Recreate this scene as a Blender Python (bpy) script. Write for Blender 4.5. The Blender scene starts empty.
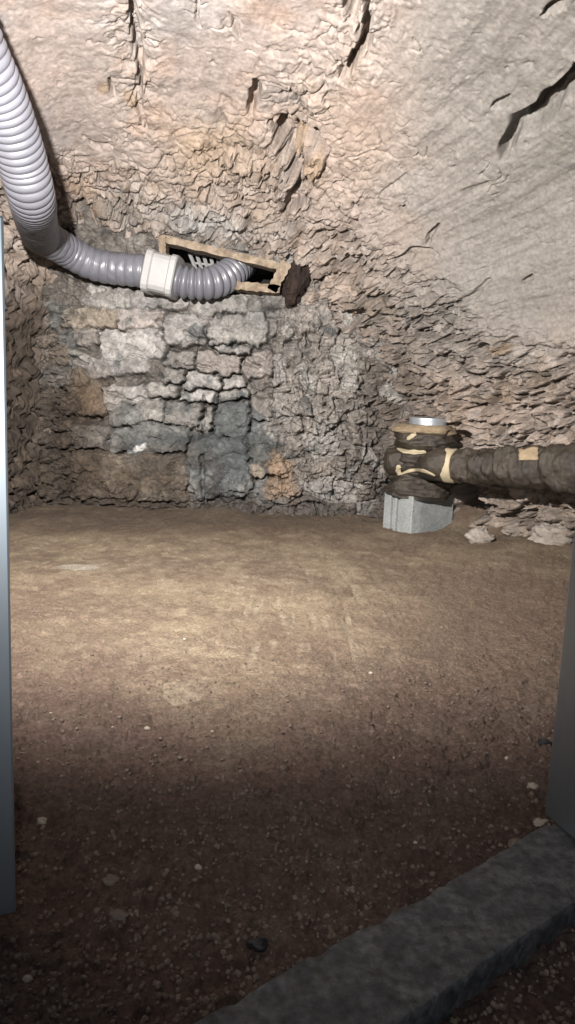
import bpy, math, random
import numpy as np
from mathutils import Vector, Matrix
random.seed(7)
S = bpy.context.scene
COL = S.collection
PI = math.pi

# ------------------------------------------------------------------ camera, light, exposure
W, H, FPX = 575.0, 1024.0, 740.0
CAM_H, PITCH, ROLL = 0.75, math.radians(9.0), math.radians(2.4)
cd = bpy.data.cameras.new('camera'); cam = bpy.data.objects.new('camera', cd); COL.objects.link(cam)
cd.sensor_fit = 'VERTICAL'; cd.sensor_height = 36.0; cd.lens = FPX / H * 36.0
cd.clip_start = 0.02
CM = Matrix.Translation((0, 0, CAM_H)) @ Matrix.Rotation(PI/2 - PITCH, 4, 'X') @ Matrix.Rotation(ROLL, 4, 'Z')
cam.matrix_world = CM
S.camera = cam

wd = bpy.data.worlds.new('world'); S.world = wd; wd.use_nodes = True
wd.node_tree.nodes['Background'].inputs[0].default_value = (0.80, 0.86, 1.0, 1)
wd.node_tree.nodes['Background'].inputs[1].default_value = 0.22

def lamp(name, kind, loc, target, energy, color, **kw):
    l = bpy.data.lights.new(name, kind); l.energy = energy; l.color = color
    for k, v in kw.items(): setattr(l, k, v)
    o = bpy.data.objects.new(name, l); COL.objects.link(o); o.location = loc
    o.rotation_euler = (Vector(target) - Vector(loc)).to_track_quat('-Z', 'Y').to_euler()
    return o
lamp('work_light', 'SPOT', (-0.52, 1.02, 1.36), (-0.48, 4.4, 1.24), 1270, (1.0, 0.95, 0.90),
     spot_size=math.radians(160), spot_blend=1.0, shadow_soft_size=0.025)
lamp('foreground_fill', 'SPOT', (-0.04, -0.02, 0.80), (0.25, 2.4, 0.42), 60, (1.0, 0.97, 0.95),  # fill light added at the camera to lift the dark foreground
     spot_size=math.radians(84), spot_blend=1.0, shadow_soft_size=0.02)

vs = S.view_settings
S.display_settings.display_device = 'sRGB'
vs.view_transform = 'Standard'; vs.look = 'None'; vs.gamma = 1.0; vs.exposure = 0.0; vs.use_curve_mapping = False

# ------------------------------------------------------------------ geometry of the view (used to measure the room)
CMn = np.array(CM); CMi = np.linalg.inv(CMn)
def ray(px, py):
    d = CMn[:3, :3] @ np.array([(px - W/2)/FPX, -(py - H/2)/FPX, -1.0]); return d
def atY(px, py, y):
    d = ray(px, py); t = y / d[1]; return np.array([d[0]*t, y, CAM_H + d[2]*t])
def atZ(px, py, z=0.0):
    d = ray(px, py); t = (z - CAM_H) / d[2]; return np.array([d[0]*t, d[1]*t, z])
def project(P):
    q = P @ CMi[:3, :3].T + CMi[:3, 3]
    w = np.maximum(-q[..., 2], 0.05)
    return W/2 + FPX*q[..., 0]/w, H/2 - FPX*q[..., 1]/w

# ------------------------------------------------------------------ noise in numpy
_rng = np.random.RandomState(11)
_perm = _rng.permutation(4096).astype(np.int64)
def _hash(ix, iy, iz):
    return _perm[(_perm[(_perm[ix & 4095] + iy) & 4095] + iz) & 4095]
_g = _rng.normal(size=(4096, 3)); _g /= np.linalg.norm(_g, axis=1)[:, None]
def perlin(P):
    i = np.floor(P).astype(np.int64); f = P - i
    u = f*f*f*(f*(f*6-15)+10); r = 0
    for dx in (0, 1):
        for dy in (0, 1):
            for dz in (0, 1):
                g = _g[_hash(i[:, 0]+dx, i[:, 1]+dy, i[:, 2]+dz)]
                d = g[:, 0]*(f[:, 0]-dx) + g[:, 1]*(f[:, 1]-dy) + g[:, 2]*(f[:, 2]-dz)
                w = (u[:, 0] if dx else 1-u[:, 0])*(u[:, 1] if dy else 1-u[:, 1])*(u[:, 2] if dz else 1-u[:, 2])
                r = r + w*d
    return r*1.6
def fbm(P, s, n=4, gain=.5):
    r = 0; a = 1.0; t = 0
    for k in range(n):
        r = r + a*perlin(P*s + 17.3*k); t += a; a *= gain; s *= 2.03
    return r/t
def ridged(P, s, n=4):
    r = 0; a = 1.0; t = 0
    for k in range(n):
        r = r + a*(1-np.abs(perlin(P*s + 9.1*k))*1.7); t += a; a *= .5; s *= 2.1
    return r/t
_jit = _rng.rand(4096, 3); _cr = _rng.rand(4096, 5)
def voronoi(P):
    i = np.floor(P).astype(np.int64)
    n = len(P); f1 = np.full(n, 9.); f2 = np.full(n, 9.); cid = np.zeros(n, np.int64); off = np.zeros((n, 3))
    for dx in (-1, 0, 1):
        for dy in (-1, 0, 1):
            for dz in (-1, 0, 1):
                h = _hash(i[:, 0]+dx, i[:, 1]+dy, i[:, 2]+dz)
                c = i + np.array([dx, dy, dz]) + .1 + .8*_jit[h]
                v = P - c; d = np.sqrt((v*v).sum(1))
                m = d < f1
                f2 = np.where(m, f1, np.minimum(f2, d)); f1 = np.where(m, d, f1)
                cid = np.where(m, h, cid); off[m] = v[m]
    return f1, f2, cid, off
def warp(P, s, a):
    return P + a*np.stack([perlin(P*s+3.1), perlin(P*s+47.7), perlin(P*s+91.3)], 1)
def flakes(P, size, stretch=(1, 1, 1), tilt=.8, w=.35):
    """chipped stone facets: every cell has its own height and its own tilted face; returns height (in cell units), joint mask, cell id"""
    Q = warp(P, .5/size, w*size) / size / np.array(stretch)
    f1, f2, cid, off = voronoi(Q)
    r = _cr[cid]
    h = (r[:, 0]-.5) + tilt*((r[:, 1]-.5)*off[:, 0] + (r[:, 2]-.5)*off[:, 1] + (r[:, 3]-.5)*off[:, 2])
    return h, sstep(.16, .0, f2-f1), cid
def sstep(a, b, x):
    t = np.clip((x-a)/(b-a), 0, 1); return t*t*(3-2*t)
def blob(px, py, cx, cy, rx, ry, rot=0):
    c, s = math.cos(math.radians(rot)), math.sin(math.radians(rot))
    x = (px-cx)*c + (py-cy)*s; y = -(px-cx)*s + (py-cy)*c
    return np.exp(-((x/rx)**2 + (y/ry)**2))
def polydist(px, py, pts):
    d = np.full(px.shape, 1e9); tt = np.zeros(px.shape); n = len(pts)-1
    for k in range(n):
        (ax, ay), (bx, by) = pts[k], pts[k+1]
        vx, vy = bx-ax, by-ay
        t = np.clip(((px-ax)*vx + (py-ay)*vy)/(vx*vx+vy*vy+1e-9), 0, 1)
        q = np.hypot(px-ax-t*vx, py-ay-t*vy)
        m = q < d; tt = np.where(m, (k+t)/n, tt); d = np.where(m, q, d)
    return d, tt
def inpoly(px, py, poly):
    r = np.zeros(px.shape, bool); n = len(poly)
    for k in range(n):
        (ax, ay), (bx, by) = poly[k], poly[(k+1) % n]
        if ay == by: continue
        r ^= ((ay > py) != (by > py)) & (px < (bx-ax)*(py-ay)/(by-ay)+ax)
    return r
def mixc(c, col, m):
    return c*(1-m[:, None]) + np.array(col)[None]*m[:, None]

# ------------------------------------------------------------------ object helpers
def tag(o, label=None, cat=None, group=None, kind=None):
    if label: o['label'] = label
    if cat: o['category'] = cat
    if group: o['group'] = group
    if kind: o['kind'] = kind
    return o
def empty(name, loc, label, cat, group=None):
    o = bpy.data.objects.new(name, None); COL.objects.link(o); o.location = loc
    o.empty_display_size = .1
    bpy.context.view_layer.update()
    return tag(o, label, cat, group)
def link(name, me, mat, parent=None, smooth=True):
    if mat: me.materials.append(mat)
    if smooth: me.shade_smooth()
    o = bpy.data.objects.new(name, me); COL.objects.link(o)
    if parent:
        o.parent = parent
        L = Vector((0, 0, 0)); q = parent
        while q: L = L + q.location; q = q.parent
        me.transform(Matrix.Translation(-L))
    return o
def np_mesh(name, V, F, tint=None, alpha=None):
    me = bpy.data.meshes.new(name)
    F = np.asarray(F, np.int32); n = F.shape[1]
    me.vertices.add(len(V)); me.vertices.foreach_set('co', np.asarray(V, np.float32).ravel())
    me.loops.add(F.size); me.loops.foreach_set('vertex_index', F.ravel())
    me.polygons.add(len(F)); me.polygons.foreach_set('loop_start', np.arange(0, F.size, n, dtype=np.int32))
    me.update(calc_edges=True); me.validate()
    if tint is not None:
        a = me.attributes.new('tint', 'FLOAT_COLOR', 'POINT')
        a.data.foreach_set('color', np.concatenate([tint[:, :3], tint[:, 3:] if tint.shape[1] > 3 else np.ones((len(tint), 1))], 1).astype(np.float32).ravel())
    return me
def grid_faces(nu, nv, keep=None, wrap=False):
    I = np.arange(nu*nv).reshape(nu, nv)
    if wrap: I = np.concatenate([I, I[:, :1]], 1)
    F = np.stack([I[:-1, :-1], I[1:, :-1], I[1:, 1:], I[:-1, 1:]], -1)
    return F
def compact(V, F, T=None):
    u, inv = np.unique(F.ravel(), return_inverse=True)
    return V[u], inv.reshape(F.shape), (T[u] if T is not None else None)
def grid_normals(G):
    a = np.gradient(G, axis=0); b = np.gradient(G, axis=1)
    n = np.cross(a, b); return n/np.maximum(np.linalg.norm(n, axis=2, keepdims=True), 1e-9)

class MB:
    """collects shapes of one object into one mesh"""
    def __init__(s): s.v = []; s.f = []
    def add(s, V, F):
        o = len(s.v); s.v += [tuple(map(float, q)) for q in V]; s.f += [tuple(int(i)+o for i in f) for f in F]; return s
    def box(s, c, size, M=None):
        x, y, z = [k/2 for k in size]
        V = [Vector(p) for p in ((-x,-y,-z),(x,-y,-z),(x,y,-z),(-x,y,-z),(-x,-y,z),(x,-y,z),(x,y,z),(-x,y,z))]
        if M: V = [M @ p for p in V]
        return s.add([p + Vector(c) for p in V], [(0,3,2,1),(4,5,6,7),(0,1,5,4),(1,2,6,5),(2,3,7,6),(3,0,4,7)])
    def hexa(s, A, B):
        """solid between two quads of corresponding corners"""
        return s.add(list(A)+list(B), [(3,2,1,0),(4,5,6,7),(0,1,5,4),(1,2,6,5),(2,3,7,6),(3,0,4,7)])
    def build(s, name, mat, parent=None, bevel=0, smooth=False, seg=2, subdiv=0, jitter=0, jscale=8):
        me = bpy.data.meshes.new(name); me.from_pydata(s.v, [], s.f); me.update()
        if bevel or subdiv or jitter:
            import bmesh
            bm = bmesh.new(); bm.from_mesh(me)
            bmesh.ops.recalc_face_normals(bm, faces=bm.faces)
            if bevel: bmesh.ops.bevel(bm, geom=bm.edges[:], offset=bevel, segments=seg, affect='EDGES', profile=.6)
            for _ in range(subdiv): bmesh.ops.subdivide_edges(bm, edges=[e for e in bm.edges if e.calc_length() > .012], cuts=1, use_grid_fill=True)
            if jitter:
                P = np.array([v.co[:] for v in bm.verts]); bm.normal_update()
                d = fbm(P, jscale, 4)*jitter
                for v, k in zip(bm.verts, d): v.co += v.normal*k
            bm.to_mesh(me); bm.free()
        return link(name, me, mat, parent, smooth)

def frames(P):
    """parallel transport frames along a path"""
    T = np.gradient(P, axis=0); T /= np.linalg.norm(T, axis=1)[:, None]
    N = np.zeros_like(T); a = np.array([0, 0, 1.]) if abs(T[0, 2]) < .9 else np.array([1., 0, 0])
    n = np.cross(T[0], a); n /= np.linalg.norm(n); N[0] = n
    for k in range(1, len(T)):
        n = N[k-1] - T[k]*np.dot(N[k-1], T[k]); N[k] = n/np.linalg.norm(n)
    return T, N, np.cross(T, N)
def spline(pts, n):
    pts = np.array(pts, float); m = len(pts)
    P = np.vstack([2*pts[0]-pts[1], pts, 2*pts[-1]-pts[-2]])
    out = []
    for k in range(m-1):
        t = np.linspace(0, 1, 40, endpoint=False)[:, None]
        a, b, c, d = P[k], P[k+1], P[k+2], P[k+3]
        out.append(.5*((2*b)+(c-a)*t+(2*a-5*b+4*c-d)*t*t+(3*b-a-3*c+d)*t**3))
    out = np.vstack(out+[pts[-1:]])
    s = np.concatenate([[0], np.cumsum(np.linalg.norm(np.diff(out, axis=0), axis=1))])
    q = np.linspace(0, s[-1], n)
    return np.stack([np.interp(q, s, out[:, k]) for k in range(pts.shape[1])], 1), q
def sweep(P, R, seg=40, cap=True):
    """tube about path P; R is radius per ring or (ring, segment) array"""
    n = len(P); T, N, B = frames(P); R = np.asarray(R, float)
    if R.ndim == 1: R = np.repeat(R[:, None], seg, 1)
    a = np.linspace(0, 2*PI, seg, endpoint=False)
    V = P[:, None, :] + R[:, :, None]*(np.cos(a)[None, :, None]*N[:, None, :] + np.sin(a)[None, :, None]*B[:, None, :])
    F = grid_faces(n, seg, wrap=True).reshape(-1, 4)
    V = V.reshape(-1, 3)
    if cap:
        V = np.vstack([V, P[:1], P[-1:]]); c0, c1 = n*seg, n*seg+1
        j = np.arange(seg); k = (j+1) % seg
        F = np.vstack([F, np.stack([j, k, k*0+c0, k*0+c0], 1), np.stack([(n-1)*seg+k, (n-1)*seg+j, j*0+c1, j*0+c1], 1)])
    return V, F
def poly_mesh(name, V, F):
    F = [tuple(dict.fromkeys(f)) for f in np.asarray(F).tolist()]
    me = bpy.data.meshes.new(name); me.from_pydata([tuple(v) for v in np.asarray(V).tolist()], [], F); me.update(); return me

# ------------------------------------------------------------------ materials
ALB = .62
def mat(name, base=None, rough=.9, metal=0, var=.25, vscale=30, bump=.3, bscale=80, bdist=.004, col2=None, attr=None, spec=.3, detail=8, mscale=6, aniso=None, bump2=0):
    m = bpy.data.materials.new(name); m.use_nodes = True; nt = m.node_tree; N = nt.nodes; Lk = nt.links
    if base and not metal: base = tuple(k*ALB for k in base); col2 = tuple(k*ALB for k in col2) if col2 else None
    b = N['Principled BSDF']; b.inputs['Roughness'].default_value = rough; b.inputs['Metallic'].default_value = metal
    b.inputs['Specular IOR Level'].default_value = spec
    tc = N.new('ShaderNodeTexCoord'); mp = N.new('ShaderNodeMapping'); Lk.new(tc.outputs['Object'], mp.inputs[0])
    if aniso: mp.inputs['Scale'].default_value = aniso
    def noise(s, d=detail, r=.6):
        n = N.new('ShaderNodeTexNoise'); n.inputs['Scale'].default_value = s; n.inputs['Detail'].default_value = d
        n.inputs['Roughness'].default_value = r; Lk.new(mp.outputs[0], n.inputs['Vector']); return n
    if attr:
        src = N.new('ShaderNodeAttribute'); src.attribute_name = attr; csock = src.outputs['Color']
    else:
        mx = N.new('ShaderNodeMix'); mx.data_type = 'RGBA'
        mx.inputs[6].default_value = (*base, 1); mx.inputs[7].default_value = (*(col2 or base), 1)
        n2 = noise(mscale); cr = N.new('ShaderNodeValToRGB'); cr.color_ramp.elements[0].position = .4; cr.color_ramp.elements[1].position = .62
        Lk.new(n2.outputs[0], cr.inputs[0]); Lk.new(cr.outputs[0], mx.inputs[0]); csock = mx.outputs[2]
    nv = noise(vscale); mr = N.new('ShaderNodeMapRange')
    mr.inputs[1].default_value = .3; mr.inputs[2].default_value = .7; mr.inputs[3].default_value = 1-var; mr.inputs[4].default_value = 1+var
    Lk.new(nv.outputs[0], mr.inputs[0])
    vm = N.new('ShaderNodeVectorMath'); vm.operation = 'SCALE'; mr.inputs[3].default_value *= (ALB if attr else 1); mr.inputs[4].default_value *= (ALB if attr else 1); Lk.new(csock, vm.inputs[0]); Lk.new(mr.outputs[0], vm.inputs['Scale'])
    Lk.new(vm.outputs[0], b.inputs['Base Color'])
    if bump:
        nb = noise(bscale, 12, .72); bp = N.new('ShaderNodeBump'); bp.inputs['Strength'].default_value = bump; bp.inputs['Distance'].default_value = bdist
        Lk.new(nb.outputs[0], bp.inputs['Height'])
        if bump2:
            nb2 = noise(bscale*2.6, 6, .7); bq = N.new('ShaderNodeBump'); bq.inputs['Strength'].default_value = bump2; bq.inputs['Distance'].default_value = bdist*.5
            Lk.new(nb2.outputs[0], bq.inputs['Height']); Lk.new(bq.outputs[0], bp.inputs['Normal'])
        Lk.new(bp.outputs[0], b.inputs['Normal'])
        if attr:
            for q in ([bp, bq] if bump2 else [bp]):
                ml = N.new('ShaderNodeMath'); ml.operation = 'MULTIPLY'; ml.inputs[1].default_value = q.inputs['Strength'].default_value
                Lk.new(src.outputs['Alpha'], ml.inputs[0]); Lk.new(ml.outputs[0], q.inputs['Strength'])
    return m
M_rock = mat('plaster_and_rubble', attr='tint', rough=.95, var=.24, vscale=60, bump=.8, bscale=42, bdist=.012, spec=.15, bump2=.5)
M_stone = mat('stone_masonry', attr='tint', rough=.9, var=.34, vscale=48, bump=.8, bscale=38, bdist=.012, spec=.2, bump2=.5)
M_earth = mat('earth', attr='tint', rough=.97, var=.36, vscale=110, bump=1.0, bscale=90, bdist=.012, spec=.12, bump2=.7)
M_wood = mat('old_wood', (.36, .29, .22), col2=(.22, .17, .12), rough=.85, var=.35, vscale=40, bump=.8, bscale=40, bdist=.01, mscale=14)
M_slab = mat('dark_slab', (.038, .042, .048), col2=(.095, .098, .102), rough=.55, var=.75, vscale=70, bump=.8, bscale=70, bdist=.007, mscale=26, spec=.45, bump2=.6)
M_steel = mat('galvanised_steel', (.38, .43, .47), col2=(.33, .38, .42), rough=.48, metal=1, var=.06, vscale=8, bump=.05, bscale=12, aniso=(1, 1, .4))
M_steel_dull = mat('steel_ring', (.55, .60, .66), rough=.35, metal=.8, var=.1)
M_hose = mat('grey_hose', (.16, .163, .19), col2=(.18, .183, .215), rough=.38, var=.06, vscale=20, bump=.15, bscale=60, bdist=.002, spec=.5)
M_white = mat('white_plastic', (.40, .40, .40), rough=.45, var=.06, bump=.1, bdist=.002, spec=.4)
M_wrap = mat('brown_wrap', (.034, .027, .020), col2=(.066, .053, .039), rough=.42, var=.4, vscale=40, bump=.8, bscale=28, bdist=.02, spec=.5, bump2=.3)
M_foam = mat('tan_foam', (.36, .28, .18), col2=(.24, .18, .12), rough=.9, var=.25, bump=.5, bscale=60)
M_tape = mat('cream_tape', (.48, .41, .28), rough=.6, var=.15, bump=.3)
M_block = mat('concrete', (.36, .38, .38), col2=(.27, .29, .29), rough=.92, var=.25, vscale=90, bump=.8, bscale=120, bdist=.005)
M_pebble = mat('pebble', (.13, .10, .085), col2=(.18, .14, .115), rough=.9, var=.3, bump=.6, bscale=60)
M_pale = mat('pale_pebble', (.33, .285, .235), rough=.9, var=.25, bump=.5)
M_black = mat('black_rubber', (.015, .015, .017), rough=.6, var=.1, bump=0)
M_lump = mat('dark_brown', (.045, .026, .018), col2=(.02, .012, .01), rough=.9, var=.4, bump=.7, bscale=25, bdist=.01)

# ------------------------------------------------------------------ the vault (ceiling and the walls it springs from)
YE = 4.5
P0 = np.array([atY(a, b, YE)[[0, 2]] for a, b in ((414,528),(408,452),(393,398),(364,348),(320,300),(272,262),(215,240),(150,226),(95,216),(58,224),(46,270),(42,400),(40,522))])
P0[0, 1] = -.08; P0[-1, 1] = -.08
P1 = np.array([(2.35,-.08),(2.33,.5),(2.22,.95),(1.95,1.42),(1.5,1.82),(.9,2.10),(.2,2.28),(-.5,2.32),(-1.1,2.22),(-1.6,1.9),(-1.8,1.4),(-1.82,.7),(-1.82,-.08)])
NU, NV = 1140, 540
ui = np.concatenate([np.linspace(0, .76, 1060)[:-1], np.linspace(.76, 1, 81)])
def resample(P):
    Q, _ = spline(P, NU*2)
    Qs = Q.copy()
    return Q
# keep the two profiles in step: parametrise both by the length of the near one
L1 = np.concatenate([[0], np.cumsum(np.linalg.norm(np.diff(P1, axis=0), axis=1))]); L1 /= L1[-1]
def prof(P):
    out = []
    for k in (0, 1):
        v = np.interp(np.linspace(0, 1, 4001), L1, P[:, k])
        ker = np.hanning(301); ker /= ker.sum(); vp = np.pad(v, 150, mode='reflect', reflect_type='odd')
        v = np.convolve(vp, ker, 'valid'); out.append(np.interp(ui, np.linspace(0, 1, 4001), v))
    return np.stack(out, 1)
A0, A1 = prof(P0), prof(P1)
yy = np.concatenate([np.linspace(YE+.06, 2.3, 470), np.linspace(2.3, .7, NV-470+1)[1:]])
YN = 2.3
pw = 1.8+.6*np.clip((ui-.12)/.15, 0, 1)
s = 1-np.clip((yy-YN)/(YE-YN), 0, 1.06)[None, :]**pw[:, None]
XZ = A0[:, None, :]*(1-s)[..., None] + A1[:, None, :]*s[..., None]
G = np.stack([XZ[..., 0], np.repeat(yy[None], NU, 0), XZ[..., 1]], -1)
Nn = grid_normals(G)
ctr = np.array([0, 2.5, .8]); flip = np.sign(((ctr-G)*Nn).sum(-1).mean()); Nn *= flip       # pointing into the room
P = G.reshape(-1, 3); Nf = Nn.reshape(-1, 3)
px, py = project(P)
Uq = np.repeat(ui[:, None], NV, 1).ravel()
UV3 = np.stack([Uq*7.0, P[:, 1]*.16, P[:, 1]*0], 1)          # long along the vault: board and trowel marks
nlow = fbm(P, 1.6, 3)
# where the render coat has come off and rubble shows
wob = 28*fbm(P, 4.0, 3)
line = np.interp(px, [0, 60, 140, 230, 300, 330, 400, 480, 575, 700], [165, 165, 170, 195, 205, 215, 262, 318, 352, 390])
rub = sstep(-26, 40, py + wob*1.2 - line)
rub = np.maximum(rub, .9*blob(px, py, 262, 185, 95, 50))
rub = np.maximum(rub, .8*blob(px, py, 300, 120, 30, 60))
rub = np.maximum(rub, .55*blob(px, py, 135, 60, 22, 90, -6))
rub = np.maximum(rub, .6*blob(px, py, 355, 30, 26, 60, 15))
rub = np.clip(rub, 0, 1)
Pr = warp(P, 6, .03)
h1, j1, c1 = flakes(Pr, .17, (1.25, 1.25, .75), 1.0)
h2, j2, c2 = flakes(Pr, .075, (1.3, 1.3, .7), 1.1)
h3, j3, c3 = flakes(Pr, .034, (1.2, 1.2, .8), 1.2)
d = .035*nlow
rv = np.abs(perlin(warp(P, 9, .03)*np.array([5, 5, 11.]))); rv2 = np.abs(perlin(warp(P, 14, .02)*np.array([12, 12, 24.])+7))
lines = sstep(.075, .0, rv)*sstep(.0, .35, fbm(P+6, 6, 2)+.12); lines2 = sstep(.09, .0, rv2)*sstep(.0, .3, fbm(P+16, 11, 2))
bnd = 1+.55*sstep(270, 330, px)*sstep(200, 240, py)+.3*blob(px, py, 230, 170, 70, 50)
d += bnd*rub*(.045*h1 + .042*h2 + .022*h3 - .024*j1 - .014*j2 + .028*fbm(P, 9, 5) - .085*lines - .040*lines2)
d += (1-rub)*(.006*fbm(P, 14, 5) + .014*fbm(UV3, 5, 4)+.008*fbm(UV3, 17, 4) + .002*h3 - .02*lines2*sstep(.0, .4, fbm(P+31, 4, 2)) + .006*np.minimum(h2, .1)*sstep(.05, .35, fbm(P, 3.1, 3)))
pits = sstep(.32, .62, fbm(P, 16, 3))
d -= .020*pits*(.45+.55*rub)
streak = sstep(.30, .5, fbm(UV3+5, 9, 3))*sstep(0, .3, fbm(P, 5, 2))
d -= .014*streak*(1-rub)
def crack(pts, w, depth, soft=1.6, taper=True):
    global d
    q, t = polydist(px + 5*perlin(P*13), py + 5*perlin(P*13+31), pts)
    ww = w*(np.sin(PI*np.clip(t, .06, .94))**.6 if taper else 1)*(1+.5*perlin(P*9+5))
    m = sstep(1.0, .45, q/np.maximum(ww*soft, .3)); d -= depth*m; return m
CR = [([(131,-30),(134,20),(139,60),(138,95)], 4.5, .07), ([(139,95),(141,110),(146,128)], 2.5, .035), ([(196,-5),(200,28)], 2.2, .03),
      ([(231,12),(240,40)], 2.5, .03), ([(256,84),(252,105),(250,118)], 4.5, .09), ([(350,-20),(352,25)], 7, .09), ([(371,-10),(366,40),(348,72)], 6, .10),
      ([(345,66),(337,82)], 3, .05), ([(503,155),(512,135),(535,118),(560,95),(590,60)], 9, .10), ([(520,132),(545,100),(575,66)], 5, .05),
      ([(545,18),(570,-4)], 4, .04), ([(492,110),(510,98)], 3.5, .03), ([(272,126),(283,138),(292,168),(300,188)], 8, .17), ([(288,133),(308,138),(328,154)], 7, .14),
      ([(300,185),(292,205),(284,215)], 8, .12), ([(304,172),(312,186)], 4, .05), ([(352,222),(360,226)], 5, .05), ([(400,208),(406,214)], 4, .04),
      ([(425,240),(436,228)], 5, .04), ([(476,352),(498,348)], 6, .07), ([(500,343),(520,339)], 4, .05), ([(560,362),(578,366)], 7, .06), ([(526,279),(531,281)], 2.5, .03),
      ([(112,82),(114,98)], 3.2, .05), ([(450,310),(470,298),(490,282)], 3, .025), ([(395,262),(420,250),(440,255)], 4, .04), ([(330,262),(352,268),(372,262)], 4, .04),
      ([(345,300),(375,298),(400,310)], 4, .04), ([(308,232),(330,240),(350,236)], 4, .04), ([(288,262),(296,276),(292,300)], 11, .16), ([(160,150),(176,170)], 3, .03),
      ([(90,140),(110,150)], 3, .02), ([(122,200),(130,212),(122,222)], 4, .04), ([(205,160),(225,172)], 4, .035), ([(235,150),(248,166)], 5, .05), ([(420,345),(450,338)], 4, .035),
      ([(400,380),(425,372)], 4, .035), ([(455,395),(480,390)], 4, .04), ([(520,385),(545,378)], 4, .04), ([(560,420),(580,412)], 4, .04)]
cm = np.zeros(len(P))
for c in CR: cm = np.maximum(cm, crack(*c))
d -= .30*sstep(.35, .75, blob(px+6*perlin(P*9), py, 466, 503, 17, 28)) + .22*sstep(.4, .75, blob(px, py, 462, 440, 15, 12))
# ochre stones bared in the hole of the render
st = np.zeros(len(P))
for (cx, cy, rx, ry, ro, hh) in ((297,146,6,15,8,.035),(315,164,10,15,30,.045),(500,350,14,5,-8,.03),(104,88,8,7,0,.0),(132,104,5,14,-30,.0)):
    b = blob(px, py, cx, cy, rx, ry, ro); b = sstep(.30, .55, b); d += hh*b; st = np.maximum(st, b)
# keep the end of the vault tight against the end wall
# vertex colour of the vault surface
n1 = fbm(P, 2.3, 4); n2 = fbm(P, 7, 4); n3 = fbm(P+9, 22, 3)
C = np.tile(np.array([.50, .425, .385]), (len(P), 1))
C = mixc(C, (.47, .435, .42), sstep(-.1, .4, n1)*.8)
C = mixc(C, (.56, .39, .29), sstep(.05, .45, fbm(P+4, 3.1, 3))*.45)
C = mixc(C, (.44, .355, .29), rub*.55)
C = mixc(C, (.34, .25, .17), rub*sstep(.0, .5, n2)*.6)
C = mixc(C, (.52, .49, .47), rub*sstep(.1, .5, fbm(P+2, 9, 3))*.5)
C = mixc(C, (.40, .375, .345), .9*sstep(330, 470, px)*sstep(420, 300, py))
C *= (1-.22*sstep(330, 520, px)*sstep(400, 300, py))[:, None]  # darker towards the upper right
C = mixc(C, (.55, .42, .33), .6*blob(px, py, 355, 130, 45, 60))
C = mixc(C, (.42, .31, .21), .7*st)
C = mixc(C, (.50, .36, .22), .5*blob(px, py, 205, 150, 40, 35))
C = mixc(C, (.50, .50, .49), .8*blob(px, py, 200, 222, 60, 16, 12))
C = mixc(C, (.055, .043, .034), .93*sstep(70, 30, px)*sstep(240, 330, py))                 # left wall darker low down
C = mixc(C, (.15, .125, .105), .75*blob(px, py, 395, 410, 45, 85))                     # darker towards the right-hand corner
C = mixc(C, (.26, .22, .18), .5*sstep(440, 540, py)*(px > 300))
C = mixc(C, (.20, .155, .12), rub*.6*sstep(.12, .42, fbm(P+55, 15, 4)))
C *= (.80*(1+.26*n3+.45*(_cr[c2][:, 4]-.5)*rub+.25*(_cr[c3][:, 4]-.5)*rub))[:, None]
V = P + Nf*d[:, None]
F = grid_faces(NU, NV)
HOLE = [(166,244),(222,256),(279,269),(276,288),(252,294),(205,297),(170,291)]
HV = [(170,247),(222,259),(276,271),(273,288),(252,294),(205,297),(170,291)]
qx, qy = project(V); cut = (inpoly(qx, qy, HV) & (P[:, 1] > 4.25))
split = int(np.argmin(np.abs(ui-.30))); split2 = int(np.argmin(np.abs(ui-.765)))
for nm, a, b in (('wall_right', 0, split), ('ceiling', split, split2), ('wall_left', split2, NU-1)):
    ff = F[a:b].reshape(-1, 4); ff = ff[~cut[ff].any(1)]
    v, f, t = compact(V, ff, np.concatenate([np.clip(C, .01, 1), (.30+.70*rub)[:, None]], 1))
    tag(link(nm, np_mesh(nm, v, f, t), M_rock), kind='structure')

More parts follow.
